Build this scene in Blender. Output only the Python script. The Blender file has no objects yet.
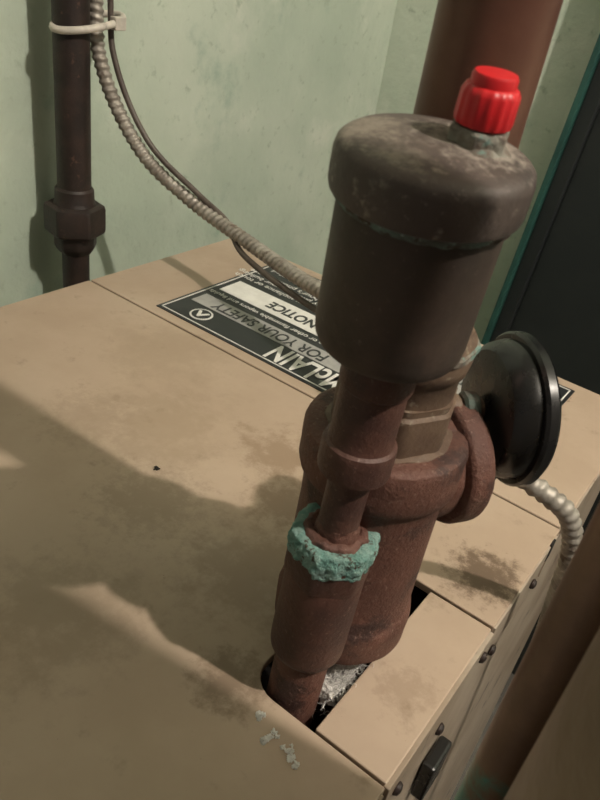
import bpy, bmesh, math, random
from mathutils import Vector, Matrix, noise
random.seed(4)
K=0.34; ZT=0.90           # unit of layout (m) and height of boiler top (m)
def W(x,y,z): return Vector((K*x,K*y,ZT+K*z))
FL=-ZT/K
scene=bpy.context.scene
scene.view_settings.view_transform='Standard'
# ---------------------------------------------------------------- materials
def mat(name,c1,c2,scale=20,rough=.6,metal=0,bump=0.2,bscale=60,over=(),detail=6,rough2=None,lo=.35,hi=.65,bdist=.002,spec=.5,patches=()):
    m=bpy.data.materials.new(name); m.use_nodes=True
    nt=m.node_tree; N=nt.nodes; L=nt.links
    b=N['Principled BSDF']; b.inputs['Metallic'].default_value=metal
    b.inputs['Specular IOR Level'].default_value=spec
    tc=N.new('ShaderNodeTexCoord'); co=tc.outputs['Object']
    def ns(s,d=detail,off=0,r=.6):
        n=N.new('ShaderNodeTexNoise'); n.inputs['Scale'].default_value=s; n.inputs['Detail'].default_value=d
        n.inputs['Roughness'].default_value=r
        mp=N.new('ShaderNodeMapping'); mp.inputs['Location'].default_value=(off,off*1.7,off*.6)
        L.new(co,mp.inputs['Vector']); L.new(mp.outputs['Vector'],n.inputs['Vector']); return n.outputs['Fac']
    def ramp(f,a,b_):
        r=N.new('ShaderNodeMapRange'); r.interpolation_type='SMOOTHSTEP'
        r.inputs['From Min'].default_value=a; r.inputs['From Max'].default_value=b_
        L.new(f,r.inputs['Value']); return r.outputs['Result']
    def mix(f,a,b_):
        x=N.new('ShaderNodeMix'); x.data_type='RGBA'
        L.new(f,x.inputs['Factor'])
        if isinstance(a,tuple): x.inputs['A'].default_value=(*a,1)
        else: L.new(a,x.inputs['A'])
        x.inputs['B'].default_value=(*b_,1); return x.outputs['Result']
    def math_(op,a,b_):
        x=N.new('ShaderNodeMath'); x.operation=op
        for i,q in enumerate((a,b_)):
            if isinstance(q,(int,float)): x.inputs[i].default_value=q
            else: L.new(q,x.inputs[i])
        return x.outputs[0]
    f=ramp(ns(scale),lo,hi); col=mix(f,c1,c2)
    for i,(c,s,a,b_) in enumerate(over):
        col=mix(ramp(ns(s,8,3.1*(i+1),.65),a,b_),col,c)
    # local stains: (centre, radius, noise scale, colour, strength)
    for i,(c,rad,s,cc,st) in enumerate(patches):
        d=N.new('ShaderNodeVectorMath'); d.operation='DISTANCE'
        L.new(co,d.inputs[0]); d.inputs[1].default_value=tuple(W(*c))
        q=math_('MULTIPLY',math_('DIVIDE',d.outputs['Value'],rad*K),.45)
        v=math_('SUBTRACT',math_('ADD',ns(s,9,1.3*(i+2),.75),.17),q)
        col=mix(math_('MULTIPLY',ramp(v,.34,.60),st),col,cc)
    L.new(col,b.inputs['Base Color'])
    if rough2 is None: b.inputs['Roughness'].default_value=rough
    else:
        r=N.new('ShaderNodeMapRange'); r.inputs['To Min'].default_value=rough; r.inputs['To Max'].default_value=rough2
        L.new(f,r.inputs['Value']); L.new(r.outputs['Result'],b.inputs['Roughness'])
    if bump:
        bp=N.new('ShaderNodeBump'); bp.inputs['Strength'].default_value=bump; bp.inputs['Distance'].default_value=bdist
        L.new(ns(bscale,8,7.7,.6),bp.inputs['Height']); L.new(bp.outputs['Normal'],b.inputs['Normal'])
    return m
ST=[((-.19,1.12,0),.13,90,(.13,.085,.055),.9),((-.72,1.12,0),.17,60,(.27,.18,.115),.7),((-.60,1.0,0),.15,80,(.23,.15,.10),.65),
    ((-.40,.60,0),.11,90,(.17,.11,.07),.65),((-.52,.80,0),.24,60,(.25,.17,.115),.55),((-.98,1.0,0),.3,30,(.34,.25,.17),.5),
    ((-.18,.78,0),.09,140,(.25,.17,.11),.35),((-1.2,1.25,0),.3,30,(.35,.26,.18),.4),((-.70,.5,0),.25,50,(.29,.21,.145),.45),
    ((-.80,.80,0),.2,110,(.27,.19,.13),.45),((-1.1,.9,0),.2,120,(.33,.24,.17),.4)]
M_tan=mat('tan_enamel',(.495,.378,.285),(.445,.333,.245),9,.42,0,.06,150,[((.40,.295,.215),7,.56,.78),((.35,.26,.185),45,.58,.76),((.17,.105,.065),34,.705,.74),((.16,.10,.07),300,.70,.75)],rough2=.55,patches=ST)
M_side=mat('jacket_side',(.46,.38,.30),(.34,.26,.19),12,.4,.1,.05,100,[((.10,.07,.05),25,.60,.7)])
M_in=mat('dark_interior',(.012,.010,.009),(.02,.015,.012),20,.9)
M_wall=mat('painted_concrete',(.60,.66,.55),(.48,.56,.455),3.0,.5,0,.6,12,[((.68,.71,.61),5,.52,.7),((.34,.45,.365),8,.56,.74),((.41,.48,.38),60,.57,.72),((.22,.24,.19),45,.71,.75)],bdist=.012)
M_rust=mat('rusty_cast_iron',(.108,.046,.033),(.150,.066,.047),45,.62,.05,.8,420,[((.050,.024,.020),34,.50,.64),((.25,.155,.12),420,.56,.72),((.19,.11,.08),18,.55,.70)],bdist=.0013)
M_rust2=mat('rusty_steel',(.110,.049,.036),(.068,.032,.026),50,.50,.05,.6,420,[((.23,.14,.105),420,.58,.74),((.045,.024,.02),36,.54,.7),((.18,.10,.072),20,.58,.7)],bdist=.0010)
M_dark=mat('black_iron',(.020,.014,.012),(.038,.023,.019),40,.5,.1,.5,300,[((.085,.045,.034),90,.62,.70)],bdist=.001)
M_can=mat('vent_body_metal',(.068,.047,.037),(.050,.036,.029),25,.50,.12,.2,300,[((.11,.075,.058),12,.52,.72),((.15,.115,.092),420,.60,.74)],rough2=.62,bdist=.0008)
M_cap=mat('vent_cap_metal',(.080,.058,.050),(.115,.087,.075),30,.55,.1,.4,350,[((.25,.20,.165),160,.58,.70),((.05,.037,.033),20,.55,.7)],bdist=.0010,
   patches=[((-.27,.68,.87),.10,200,(.38,.33,.28),.9),((-.37,.62,.87),.08,200,(.30,.25,.2),.8),((-.30,.60,.83),.06,200,(.30,.25,.2),.6)])
M_cop=mat('oxidised_copper_pipe',(.18,.085,.055),(.125,.055,.038),14,.42,.3,.1,90,[((.24,.13,.085),8,.5,.7),((.08,.04,.03),160,.68,.74)])
M_brass=mat('tarnished_brass',(.16,.105,.070),(.095,.058,.040),40,.6,0,.5,320,[((.27,.22,.165),160,.58,.68),((.15,.21,.17),60,.66,.74)],bdist=.001)
M_verd=mat('verdigris',(.15,.31,.265),(.28,.43,.38),160,.95,0,1,800,[((.10,.075,.055),110,.575,.62),((.42,.53,.47),300,.60,.7)],bdist=.002)
M_verdd=mat('verdigris_stain',(.07,.095,.08),(.08,.05,.04),90,.8,0,.6,300,[((.20,.31,.27),110,.56,.66)],bdist=.001)
M_seam=mat('corroded_seam',(.15,.215,.19),(.10,.11,.095),120,.9,0,.8,500,[((.07,.05,.04),90,.54,.60),((.32,.40,.35),300,.58,.66)],bdist=.001)
M_crust=mat('pale_mineral_crust',(.33,.32,.27),(.16,.125,.10),120,.9,0,.9,400,[((.16,.27,.235),60,.58,.66)],bdist=.002)
M_red=mat('red_plastic',(.66,.018,.022),(.56,.014,.02),40,.40,0,.03,60,[((.85,.45,.4),260,.71,.78)])
M_gauge=mat('black_gauge_case',(.010,.010,.010),(.016,.015,.014),40,.22,.1,.05,60,[((.10,.08,.07),260,.66,.74)],rough2=.32)
M_glass=mat('gauge_dial',(.75,.75,.7),(.7,.7,.65),10,.3)
M_steel=mat('galvanised_conduit',(.42,.385,.335),(.26,.23,.195),60,.45,.3,.3,300,[((.14,.10,.075),60,.56,.7)])
M_blk=mat('black_cable_jacket',(.13,.105,.088),(.08,.06,.05),50,.5)
M_tie=mat('nylon_tie',(.66,.60,.52),(.5,.46,.4),50,.5)
M_label=mat('label_black_print',(.018,.020,.022),(.026,.028,.030),30,.38,0,.02,80,[((.20,.17,.14),160,.72,.76)])
M_white=mat('label_white_print',(.84,.82,.78),(.74,.72,.68),60,.5,0,0,over=[((.3,.28,.26),200,.71,.74)])
M_grey=mat('label_grey_print',(.42,.41,.39),(.34,.33,.32),60,.5,0,0)
M_teal=mat('teal_painted_frame',(.030,.105,.085),(.020,.07,.06),15,.45,0,.2,50,[((.25,.34,.28),30,.68,.74)])
M_door=mat('dark_door_paint',(.014,.018,.018),(.02,.024,.023),10,.6,0,.1,40)
M_floor=mat('concrete_floor',(.16,.15,.13),(.11,.10,.09),6,.8,0,.4,30)
M_ceil=mat('ceiling_plaster',(.5,.5,.45),(.45,.45,.4),5,.8)
M_ins=mat('brown_pipe_jacket',(.22,.155,.105),(.14,.10,.065),9,.45,0,.5,30,[((.09,.055,.035),14,.55,.7)],bdist=.004)
M_pipeg=mat('weathered_copper_riser',(.27,.16,.11),(.17,.10,.07),12,.4,.1,.3,60,[((.08,.26,.22),16,.55,.66)])
M_lint=mat('lint',(.90,.88,.85),(.74,.71,.67),220,1,0,.9,600,bdist=.002)
# ---------------------------------------------------------------- helpers
def link(o,parent=None):
    scene.collection.objects.link(o)
    if parent: o.parent=parent
    return o
def empty(name,loc):
    e=bpy.data.objects.new(name,None); e.empty_display_size=.02; link(e); return e
def mk(name,verts,faces,m,parent=None,smooth=False,bevel=0,seg=2,auto=None):
    me=bpy.data.meshes.new(name); me.from_pydata([tuple(v) for v in verts],[],faces); me.update()
    bm=bmesh.new(); bm.from_mesh(me); bmesh.ops.recalc_face_normals(bm,faces=bm.faces); bm.to_mesh(me); bm.free()
    me.materials.append(m)
    o=bpy.data.objects.new(name,me); link(o,parent)
    if smooth:
        for p in me.polygons: p.use_smooth=True
        if auto is not None:
            me.set_sharp_from_angle(angle=math.radians(auto))
    if bevel:
        b=o.modifiers.new('bevel','BEVEL'); b.width=bevel; b.segments=seg; b.limit_method='ANGLE'
    return o
def box(name,a,b,m,parent=None,bevel=0):
    v=[W(x,y,z) for z in (a[2],b[2]) for y in (a[1],b[1]) for x in (a[0],b[0])]
    f=[(0,1,3,2),(4,5,7,6),(0,1,5,4),(2,3,7,6),(0,2,6,4),(1,3,7,5)]
    return mk(name,v,f,m,parent,bevel=bevel)
def prism(name,pts,z0,z1,m,parent=None,bevel=0):
    n=len(pts); v=[W(x,y,z0) for x,y in pts]+[W(x,y,z1) for x,y in pts]
    f=[tuple(range(n)),tuple(range(n,2*n))]+[(i,(i+1)%n,n+(i+1)%n,n+i) for i in range(n)]
    return mk(name,v,f,m,parent,bevel=bevel)
def frame(ax):
    ax=Vector(ax).normalized(); h=Vector((0,0,1)) if abs(ax.z)<.9 else Vector((1,0,0))
    u=(h-ax*h.dot(ax)).normalized(); return u,ax.cross(u),ax
def lathe(name,prof,base,axis,m,parent=None,seg=48,smooth=True,jit=0,jf=30,rot=0,auto=35,bevel=0,ripple=None,sub=0,cap=True):
    """prof: (radius, distance along axis) pairs, layout units"""
    u,v,a=frame(axis); base=Vector(base); vs=[];fs=[]
    if sub:
        q=[]
        for (r0,z0),(r1,z1) in zip(prof,prof[1:]):
            for k in range(sub): t=k/sub; q.append((r0+(r1-r0)*t,z0+(z1-z0)*t))
        q.append(prof[-1]); prof=q
    for k,(r,z) in enumerate(prof):
        for i in range(seg):
            t=2*math.pi*i/seg+rot
            rr=r*(ripple(t) if ripple else 1)
            p=base+a*z+(u*math.cos(t)+v*math.sin(t))*rr
            if jit:
                n1=noise.fractal(p*jf,1,2,4); n2=noise.fractal(p*jf+Vector((9,2,4)),1,2,4)
                p+= (p-base-a*z).normalized()*jit*n1 + a*jit*.5*n2
            vs.append(W(*p))
    n=len(prof)
    for k in range(n-1):
        for i in range(seg):
            j=(i+1)%seg; fs.append((k*seg+i,k*seg+j,(k+1)*seg+j,(k+1)*seg+i))
    if cap: fs.append(tuple(range(seg))); fs.append(tuple((n-1)*seg+i for i in range(seg)))
    return mk(name,vs,fs,m,parent,smooth=smooth,auto=auto if smooth else None,bevel=bevel)
def hexf(n,phase=0,soft=1):
    # ripple turning a circle (flat-to-flat radius) into an n-gon with slightly rounded corners
    def f(t):
        a=(t+phase)%(2*math.pi/n)-math.pi/n
        return 1+soft*(min(1/math.cos(a),1.0/math.cos(math.pi/n)*.975)-1)
    return f
def catmull(P,n):
    P=[Vector(p) for p in P]; P=[2*P[0]-P[1]]+P+[2*P[-1]-P[-2]]; out=[]
    for i in range(1,len(P)-2):
        for k in range(n):
            t=k/n; a,b,c,d=P[i-1:i+3]
            out.append(.5*((2*b)+(c-a)*t+(2*a-5*b+4*c-d)*t*t+(3*b-3*c+d-a)*t**3))
    out.append(P[-2]); return out
def tube(name,P,r,m,parent=None,seg=12,step=None,corr=0,pitch=.02,n=40):
    C=catmull(P,n)
    step=step or .02
    R=[C[0]]; acc=0
    for a,b in zip(C,C[1:]):
        L=(b-a).length; 
        while acc+L>=step:
            t=(step-acc)/L; a=a.lerp(b,t); R.append(a.copy()); L=(b-a).length; acc=0
        acc+=L
    vs=[];fs=[]; up=None; s=0
    for i,p in enumerate(R):
        d=(R[min(i+1,len(R)-1)]-R[max(i-1,0)]).normalized()
        if up is None: up=frame(d)[0]
        up=(up-d*up.dot(d)).normalized(); v=d.cross(up)
        for k in range(seg):
            t=2*math.pi*k/seg
            rr=r+corr*math.sin(2*math.pi*i*step/pitch+t)
            vs.append(W(*(p+(up*math.cos(t)+v*math.sin(t))*rr)))
    for i in range(len(R)-1):
        for k in range(seg):
            j=(k+1)%seg; fs.append((i*seg+k,i*seg+j,(i+1)*seg+j,(i+1)*seg+k))
    fs.append(tuple(range(seg))); fs.append(tuple((len(R)-1)*seg+i for i in range(seg)))
    return mk(name,vs,fs,m,parent,smooth=True)
def text(name,body,x,y,z,size,m,parent,bold=0,sp=1,sx=1):
    c=bpy.data.curves.new(name,'FONT'); c.body=body; c.size=size*K; c.align_x='CENTER'; c.align_y='CENTER'
    c.extrude=.0001; c.offset=bold; c.space_character=sp; c.materials.append(m)
    o=bpy.data.objects.new(name,c); o.location=W(x,y,z); o.rotation_euler=(0,0,math.pi); o.scale=(sx,1,1); link(o,parent); return o
# ---------------------------------------------------------------- room
XL=-2.0; YB=3.53; CE=4.8
box('wall_left',(XL-.3,-3.5,FL),(XL,YB+.3,CE),M_wall)
box('wall_back',(XL,YB,FL),(7,YB+.3,CE),M_wall)
box('floor',(XL-.3,-3.5,FL-.2),(7,YB+.3,FL),M_floor)
box('ceiling',(XL-.3,-3.5,CE),(7,YB+.3,CE+.2),M_ceil)
door=empty('door_1',None)
def lx(z): return -.993+.05*(z+.0)   # slightly out-of-plumb edge
def slab(name,x0,x1,y0,y1,m,z0=FL,z1=3.4):
    vs=[];
    for z in (z0,z1):
        for y in (y0,y1):
            for x in (x0,x1): vs.append(W(lx(z)+x,y,z))
    return mk(name,vs,[(0,1,3,2),(4,5,7,6),(0,1,5,4),(2,3,7,6),(0,2,6,4),(1,3,7,5)],m,door,bevel=.002)
slab('jamb_edge',0,.03,3.36,YB-.005,M_teal)
slab('jamb',.03,.10,3.39,YB-.005,M_door)
slab('leaf',.10,2.5,3.42,YB-.01,M_door)
slab('jamb_far',2.5,2.62,3.37,YB-.005,M_teal)
# ---------------------------------------------------------------- boiler
boiler=empty('boiler',None)
XR=-.12; X0=-1.68; Y0=-.3; Y1=2.07
SL=-.380; SF=.618
arc=[(SL+.05*(1-math.sin(a)) , SF+.05*(1-math.cos(a))) for a in [math.radians(d) for d in range(0,91,15)]]
P1=[(X0,Y0),(XR,Y0),(XR,SF),(-.25,SF)]+arc+[(SL,.70),(-.412,.72),(-.412,1.01),(-.25,1.01),(XR,1.01),(XR,1.376),(X0,1.376)]
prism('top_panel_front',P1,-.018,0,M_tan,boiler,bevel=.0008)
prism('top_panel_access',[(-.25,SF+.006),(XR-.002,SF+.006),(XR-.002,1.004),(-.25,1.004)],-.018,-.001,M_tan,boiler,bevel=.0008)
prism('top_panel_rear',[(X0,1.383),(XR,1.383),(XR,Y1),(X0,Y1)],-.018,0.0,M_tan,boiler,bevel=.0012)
box('side_right',(XR-.02,Y0,FL+.05),(XR-.004,Y1-.004,-.0185),M_side,boiler)
box('side_left',(X0+.004,Y0,FL+.05),(X0+.02,Y1-.004,-.0185),M_side,boiler)
box('side_rear',(X0+.02,Y1-.02,FL+.05),(XR-.02,Y1-.004,-.0185),M_side,boiler)
box('side_front',(X0+.02,Y0+.004,FL+.05),(XR-.02,Y0+.02,-.0185),M_side,boiler)
box('base_plinth',(X0+.03,Y0+.03,FL),(XR-.03,Y1-.03,FL+.05),M_dark,boiler)
box('dark_inner_floor',(X0+.1,Y0+.1,FL+.05),(XR-.04,Y1-.1,-.55),M_in,boiler)  # inner floor block; shade under the slot put into its near-black colour
box('side_lip_front',(XR-.004,Y0,-.12),(XR+.004,.609,-.004),M_side,boiler,bevel=.0005)
box('side_lip_access',(XR-.004,.620,-.14),(XR+.006,1.0,-.003),M_side,boiler,bevel=.0005)
box('side_lip_rear',(XR-.004,1.012,-.12),(XR+.004,1.31,-.004),M_side,boiler,bevel=.0005)
box('side_lip_back',(XR-.004,1.34,-.12),(XR+.004,2.06,-.004),M_side,boiler,bevel=.0005)
box('notch_shade',(XR-.004,1.312,-.05),(XR+.005,1.338,-.002),M_in,boiler)  # solid block between the lips; the gap's shade put into its colour
for i,(y,z) in enumerate([(.965,-.035),(1.045,-.09),(.82,-.085),(.66,-.05),(1.24,-.06)]):
    lathe('screw_%d'%i,[(.011,0),(.012,.003),(.009,.008),(.003,.010)],(XR+.005,y,z),(1,0,0),M_dark,boiler,seg=16)
box('clip',(XR-.002,.86,-.36),(XR+.025,.94,-.25),M_gauge,boiler,bevel=.002)
# ---------------------------------------------------------------- label
lab=empty('warning_label',None)
box('label_sheet',(-1.425,1.42,.0005),(-.30,2.02,.003),M_label,lab)
def strip(n,x0,y0,x1,y1,m,z=.0045): box(n,(x0,y0,.003),(x1,y1,z),m,lab)
for i,(a,b,c,d) in enumerate([(-1.415,1.43,-.31,1.434),(-1.415,2.006,-.31,2.01),(-1.415,1.43,-1.411,2.01),(-.314,1.43,-.31,2.01)]): strip('border_%d'%i,a,b,c,d,M_white)
strip('safety_bar',-1.39,1.535,-.62,1.605,M_grey)
text('safety_text','FOR YOUR SAFETY',-1.105,1.570,.0052,.066,M_label,lab,.00035,1.0,.76)
strip('notice_box',-1.39,1.665,-.80,1.770,M_white)
text('notice_text','NOTICE',-1.125,1.716,.0052,.066,M_label,lab,.0006,1.0,.78)
text('logo_text','McLAIN',-.900,1.487,.005,.122,M_white,lab,.0010,1.02,.60)
lathe('logo_disc',[(.036,0),(.036,.0018)],(-1.30,1.485,.003),(0,0,1),M_white,lab,seg=32)
lathe('logo_disc_inner',[(.030,0),(.030,.0006)],(-1.30,1.485,.0048),(0,0,1),M_label,lab,seg=32)
prism('logo_mark',[(x+.015,y+.015) for x,y in [(-1.337,1.486),(-1.327,1.488),(-1.315,1.468),(-1.303,1.488),(-1.293,1.486),(-1.312,1.450),(-1.318,1.450)]],.0054,.0058,M_white,lab)
text('small_text_a','Do not store or use gasoline or other flammable vapors and liquids',-1.02,1.634,.0052,.028,M_white,lab)
text('small_text_b','If you smell gas do not try to light any appliance or touch\nany electrical switch, do not use any phone in your building.\nCall your gas supplier from a neighbour\'s phone at once.',-1.05,1.840,.0052,.034,M_white,lab)
text('small_text_c','Service must be performed by a qualified\ninstaller, service agency or supplier.',-1.1,1.950,.0052,.034,M_white,lab)
strip('rating_box',-.62,1.66,-.34,1.98,M_grey)
text('rating_text','HOT WATER\nBOILER\nMAX 50 PSI',-.48,1.83,.0052,.05,M_label,lab)
# ---------------------------------------------------------------- riser with tee
bx,by=-.335,.80
tee=empty('pipe_tee',None)
lathe('tee_body',[(.070,-.52),(.070,.02),(.074,.035),(.106,.043),(.112,.052),(.113,.095),(.110,.108),(.105,.118),(.105,.30),(.107,.358),(.116,.366),(.119,.376),(.119,.428),(.116,.437),(.108,.441),(.088,.441)],(bx,by,0),(0,0,1),M_rust,tee,seg=96,jit=.0010,jf=30,sub=3,auto=50)
az=math.radians(58); ad=(math.cos(az),math.sin(az),.0); BZ=.362
lathe('tee_branch',[(.090,.02),(.086,.090),(.084,.098),(.095,.102),(.099,.107),(.099,.134),(.096,.140),(.080,.143),(.070,.140),(.060,.124)],(bx,by,BZ),ad,M_rust,tee,seg=80,jit=.0010,jf=30,sub=3,auto=50)
lathe('branch_plug',[(.058,.118),(.058,.143),(.03,.145)],(bx,by,BZ),ad,M_rust2,tee,seg=8)
lathe('brass_bushing',[(.078,.435),(.080,.450),(.080,.50),(.076,.505),(.077,.515)],(bx,by,0),(0,0,1),M_brass,tee,seg=72,ripple=hexf(8,.1),auto=25)
lathe('brass_collar',[(.076,.51),(.078,.55),(.084,.556),(.086,.57),(.084,.60),(.076,.612)],(bx,by,0),(0,0,1),M_brass,tee,seg=64,jit=.0015,auto=50)
lathe('bushing_crust',[(.078,.582),(.0875,.586),(.088,.594),(.080,.600)],(bx,by,0),(0,0,1),M_crust,tee,seg=96,jit=.004,jf=30,sub=3)
lathe('bushing_seat_crust',[(.089,.437),(.090,.442),(.080,.445)],(bx,by,0),(0,0,1),M_brass,tee,seg=96,jit=.003,jf=40,sub=3)
riser=lathe('steel_riser_pipe',[(.0615,.60),(.0615,CE-.002)],(bx,by,0),(0,0,1),M_cop,None,seg=64)
# ---------------------------------------------------------------- air vent
vent=empty('air_vent_valve',None)
vb=Vector((-.323,.671,0)); va=Vector((.016,.008,.83)).normalized()
def vl(n,p,m,**k): return lathe(n,p,vb,va,m,vent,**k)
vl('lower_pipe',[(.043,-.5),(.043,.10),(.040,.11)],M_rust,seg=40,jit=.0006)
vl('coupling',[(.044,.088),(.053,.092),(.0565,.100),(.0575,.11),(.0570,.255),(.055,.262)],M_rust2,seg=64,jit=.0008,sub=3,auto=50)
vl('coupling_nut',[(.052,.255),(.0560,.258),(.0570,.264),(.0570,.322),(.0550,.328),(.034,.330)],M_rust2,seg=96,ripple=hexf(6,.35,.6),auto=25)
vl('coupling_verdigris',[(.0550,.290),(.0578,.296),(.0590,.304),(.0590,.322),(.0572,.3305),(.051,.333),(.041,.332),(.036,.330)],M_verd,seg=220,ripple=hexf(6,.35,.6),jit=.0036,jf=90,sub=5,auto=80)
vl('nut_face_crust',[(.046,.330),(.043,.336),(.036,.338),(.028,.336)],M_rust,seg=96,jit=.005,jf=60,sub=3,auto=80)
vl('nipple',[(.0285,.32),(.0285,.47)],M_rust2,seg=48,jit=.0006,sub=6)
vl('nipple_collar',[(.033,.332),(.031,.345),(.028,.352)],M_rust,seg=48,jit=.004,jf=40,sub=2)
vl('bell_fitting',[(.029,.440),(.043,.441),(.0470,.444),(.0480,.450),(.0480,.482),(.0470,.487),(.0425,.490),(.0415,.497),(.0415,.568),(.0445,.571),(.0455,.578),(.0455,.635)],M_rust2,seg=64,jit=.0005,sub=3,auto=40)
# float chamber, leaning slightly on its fitting
cb=vb+va*.60; ca=(va+Vector((.41,-.91,0))*.12-Vector((.006,0,0))).normalized()
def cl(n,p,m,**k): return lathe(n,[(r,z-.60) for r,z in p],cb,ca,m,vent,**k)
cl('canister',[(.040,.629),(.074,.631),(.081,.634),(.0845,.641),(.0858,.653),(.0865,.78),(.0865,.81)],M_can,seg=128)
cl('cap',[(.086,.804),(.0940,.805),(.0968,.807),(.0980,.812),(.0983,.823),(.0980,.841),(.0960,.849),(.092,.853),(.087,.856),(.078,.858),(.05,.863),(.02,.866)],M_cap,seg=128)
cl('cap_seam_corrosion',[(.0860,.795),(.0905,.798),(.0930,.802),(.0940,.8055),(.088,.808)],M_seam,seg=200,jit=.0025,jf=70,sub=3)
rb=cb+ca*.264+Vector((.027,.022,0))
def rl(n,p,m,**k): return lathe(n,p,rb,ca,m,vent,**k)
rl('cap_stem_crust',[(.042,-.008),(.034,-.002),(.026,.004)],M_crust,seg=72,jit=.006,jf=40,sub=3)
rl('stem_hex',[(.026,-.004),(.0265,.0),(.0265,.014),(.024,.017)],M_crust,seg=72,ripple=hexf(6,.2),jit=.0012,auto=40,sub=2)
rl('stem_neck',[(.020,.014),(.020,.028)],M_verdd,seg=32,jit=.002)
rl('red_cap',[(.0240,.018),(.0265,.019),(.0275,.023),(.0270,.046),(.0245,.051),(.0215,.053)],M_red,seg=160,ripple=lambda t:1+.014*math.copysign(abs(math.sin(t*16))**.5,math.sin(t*16)))
rl('red_cap_top',[(.0212,.049),(.0212,.060),(.0195,.063),(.012,.0635)],M_red,seg=48)
# ---------------------------------------------------------------- gauge
g=empty('pressure_gauge',None)
gc=Vector((-.228,.970,.447)); ga=math.radians(47); gd=Vector((math.cos(ga),math.sin(ga),.04)).normalized()
gb=gc-gd*.045
lathe('case',[(.022,.004),(.060,.007),(.090,.012),(.102,.024),(.107,.044),(.108,.056)],gb,gd,M_gauge,g,seg=96)
lathe('rim',[(.104,.046),(.114,.047),(.1180,.052),(.1180,.064),(.113,.070),(.106,.071)],gb,gd,M_gauge,g,seg=96)
lathe('dial',[(.106,.0685),(.106,.0705)],gb,gd,M_glass,g,seg=80)
s0=gb-gd*.075
lathe('stem',[(.024,0),(.024,.04),(.018,.044),(.018,.085)],s0,gd,M_brass,g,seg=24)
lathe('stem_nut',[(.024,.045),(.028,.049),(.028,.066),(.024,.070)],s0,gd,M_verdd,g,seg=48,jit=.004)
# ---------------------------------------------------------------- conduit and cable
con=empty('flexible_metal_conduit',None)
tube('conduit_run',[(-1.87,1.55,1.6),(-1.85,1.548,.809),(-1.82,1.551,.58),(-1.70,1.595,.373),(-1.537,1.657,.255),(-1.282,1.633,.215),(-.963,1.53,.219),(-.65,1.42,.26),(-.38,1.33,.33),(-.22,1.22,.35),(-.20,1.10,.33),(-.20,1.04,.33)],.0205,M_steel,con,seg=16,step=.003,corr=.0022,pitch=.022)
tube('conduit_drop',[(-.22,1.02,.375),(-.182,1.015,.325),(-.130,1.03,.30),(-.090,1.06,.262),(-.065,1.09,.18),(-.055,1.12,.05),(-.045,1.2,-.2),(-.04,1.25,-.6),(-.03,1.3,-1.2)],.0165,M_steel,con,seg=14,step=.003,corr=.0020,pitch=.020)
lathe('connector',[(.022,0),(.022,.03),(.018,.04)],(-.216,1.02,.355),(-.1,.05,1),M_steel,con,seg=12)
tube('electrical_cable',[(-1.835,1.575,1.6),(-1.815,1.572,.809),(-1.787,1.572,.60),(-1.675,1.606,.402),(-1.515,1.662,.284),(-1.385,1.665,.232),(-1.26,1.605,.182),(-.963,1.51,.175),(-.65,1.41,.20)],.009,M_blk,None,seg=10,step=.02)
# ---------------------------------------------------------------- wall pipe with union
wp=empty('wall_pipe',None)
px,py=-1.85,1.462
lathe('pipe_upper',[(.052,.20),(.052,CE-.002)],(px,py,0),(0,0,1),M_dark,wp,seg=32)
lathe('pipe_lower',[(.044,FL+.001),(.044,.06)],(px,py,0),(0,0,1),M_dark,wp,seg=32)
lathe('union_top',[(.054,.235),(.060,.228),(.062,.19),(.07,.175)],(px,py,0),(0,0,1),M_dark,wp,seg=32)
lathe('union_nut',[(.070,.182),(.082,.176),(.085,.165),(.085,.095),(.082,.088),(.07,.08)],(px,py,0),(0,0,1),M_dark,wp,seg=72,ripple=hexf(6,.2),auto=20)
lathe('union_bottom',[(.062,.085),(.064,.08),(.064,.045),(.06,.035),(.05,.020)],(px,py,0),(0,0,1),M_dark,wp,seg=72,ripple=hexf(8,.5),auto=25)
tie=empty('cable_tie',None)
pts=[]
cx,cy=-1.84,1.515
for i in range(41):
    t=2*math.pi*i/40
    pts.append((cx+.068*math.cos(t),cy+.112*math.sin(t),.705+.02*math.sin(t)))
tube('tie_band',pts,.0105,M_tie,tie,seg=8,step=.01,n=4)
box('tie_head',(-1.79,1.55,.695),(-1.765,1.59,.73),M_tie,tie,bevel=.001)
# ---------------------------------------------------------------- near pipes right of the boiler
lathe('copper_riser_pipe',[(.030,FL+.001),(.030,CE-.002)],(0.0,.56,0),(0,0,1),M_pipeg,None,seg=32)
lathe('insulated_pipe',[(.22,FL+.001),(.22,CE-.002)],(.233,.440,0),(0,0,1),M_ins,None,seg=96)
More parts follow.
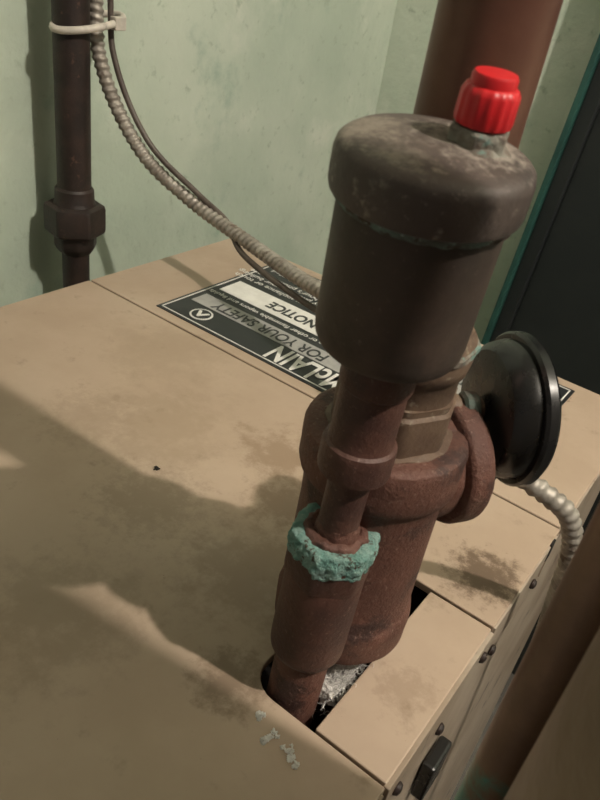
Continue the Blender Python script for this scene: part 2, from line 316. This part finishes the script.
# ---------------------------------------------------------------- debris
def crumb(name,c,r,m,parent,sq=1):
    bm=bmesh.new(); bmesh.ops.create_icosphere(bm,subdivisions=3,radius=r)
    for v in bm.verts:
        v.co*=1+1.0*noise.fractal(v.co/r*1.6+Vector(c)*50,1,2,3); v.co.z*=sq; v.co+=Vector(c)
        v.co=W(*v.co)
    me=bpy.data.meshes.new(name); bm.to_mesh(me); bm.free(); me.materials.append(m)
    o=bpy.data.objects.new(name,me); link(o,parent); return o
deb=empty('scale_debris',None)
random.seed(9)
cl_=[(-.322,.583),(-.292,.572),(-.290,.556),(-.262,.572),(-.244,.562)]
for i,(x,y) in enumerate(cl_):
    for j in range(5):
        r=random.uniform(.002,.005)
        crumb('flake_%d_%d'%(i,j),(x+random.uniform(-.007,.007),y+random.uniform(-.007,.007),r*.4),r,M_lint,deb,.6)
crumb('speck',(-.86,.88,.003),.005,M_in,deb,.6)
lint=empty('lint_clump',None)
for i in range(14):
    r=random.uniform(.010,.018)
    crumb('tuft_%d'%i,(-.290+random.uniform(-.02,.02),.745+random.uniform(-.035,.03),-.03+random.uniform(-.03,.02)),r,M_lint,lint,.8)
cv=bpy.data.curves.new('fibres','CURVE'); cv.dimensions='3D'; cv.bevel_depth=.00013; cv.bevel_resolution=1; cv.materials.append(M_lint)
for i in range(2200):
    p=Vector((-.288+random.gauss(0,.014),.745+random.gauss(0,.022),-.018+random.gauss(0,.018)))
    d=Vector((random.gauss(0,1),random.gauss(0,1),random.gauss(0,1))).normalized()*.005
    s=cv.splines.new('POLY'); s.points.add(4)
    for k in range(5):
        q=W(*p); s.points[k].co=(q.x,q.y,q.z,1)
        d=(d+Vector((random.gauss(0,1),random.gauss(0,1),random.gauss(0,1)))*.003).normalized()*.005; p=p+d
link(bpy.data.objects.new('fibres',cv),lint)
# ---------------------------------------------------------------- lights
ld=bpy.data.lights.new('ceiling_bulb','POINT'); ld.energy=80; ld.color=(1,.91,.80); ld.shadow_soft_size=.02
lo=bpy.data.objects.new('ceiling_bulb',ld); lo.location=W(2.4,.93,4.2); link(lo)
w=bpy.data.worlds.new('world'); scene.world=w; w.use_nodes=True
w.node_tree.nodes['Background'].inputs[0].default_value=(1,.92,.85,1); w.node_tree.nodes['Background'].inputs[1].default_value=.10
# ---------------------------------------------------------------- camera
cd=bpy.data.cameras.new('camera'); cd.sensor_fit='AUTO'; cd.sensor_width=36; cd.lens=32.4; cd.clip_start=.01
cd.dof.use_dof=True; cd.dof.focus_distance=.50; cd.dof.aperture_fstop=24
co=bpy.data.objects.new('camera',cd); link(co)
R=Vector((.7922,.5918,.1476)).normalized(); Fw=Vector((-.4388,.7210,-.5366)).normalized()
R=(R-Fw*R.dot(Fw)).normalized(); U=R.cross(Fw)
m=Matrix((R,U,-Fw)).transposed().to_4x4(); m.translation=W(0,0,1)
co.matrix_world=m
scene.camera=co
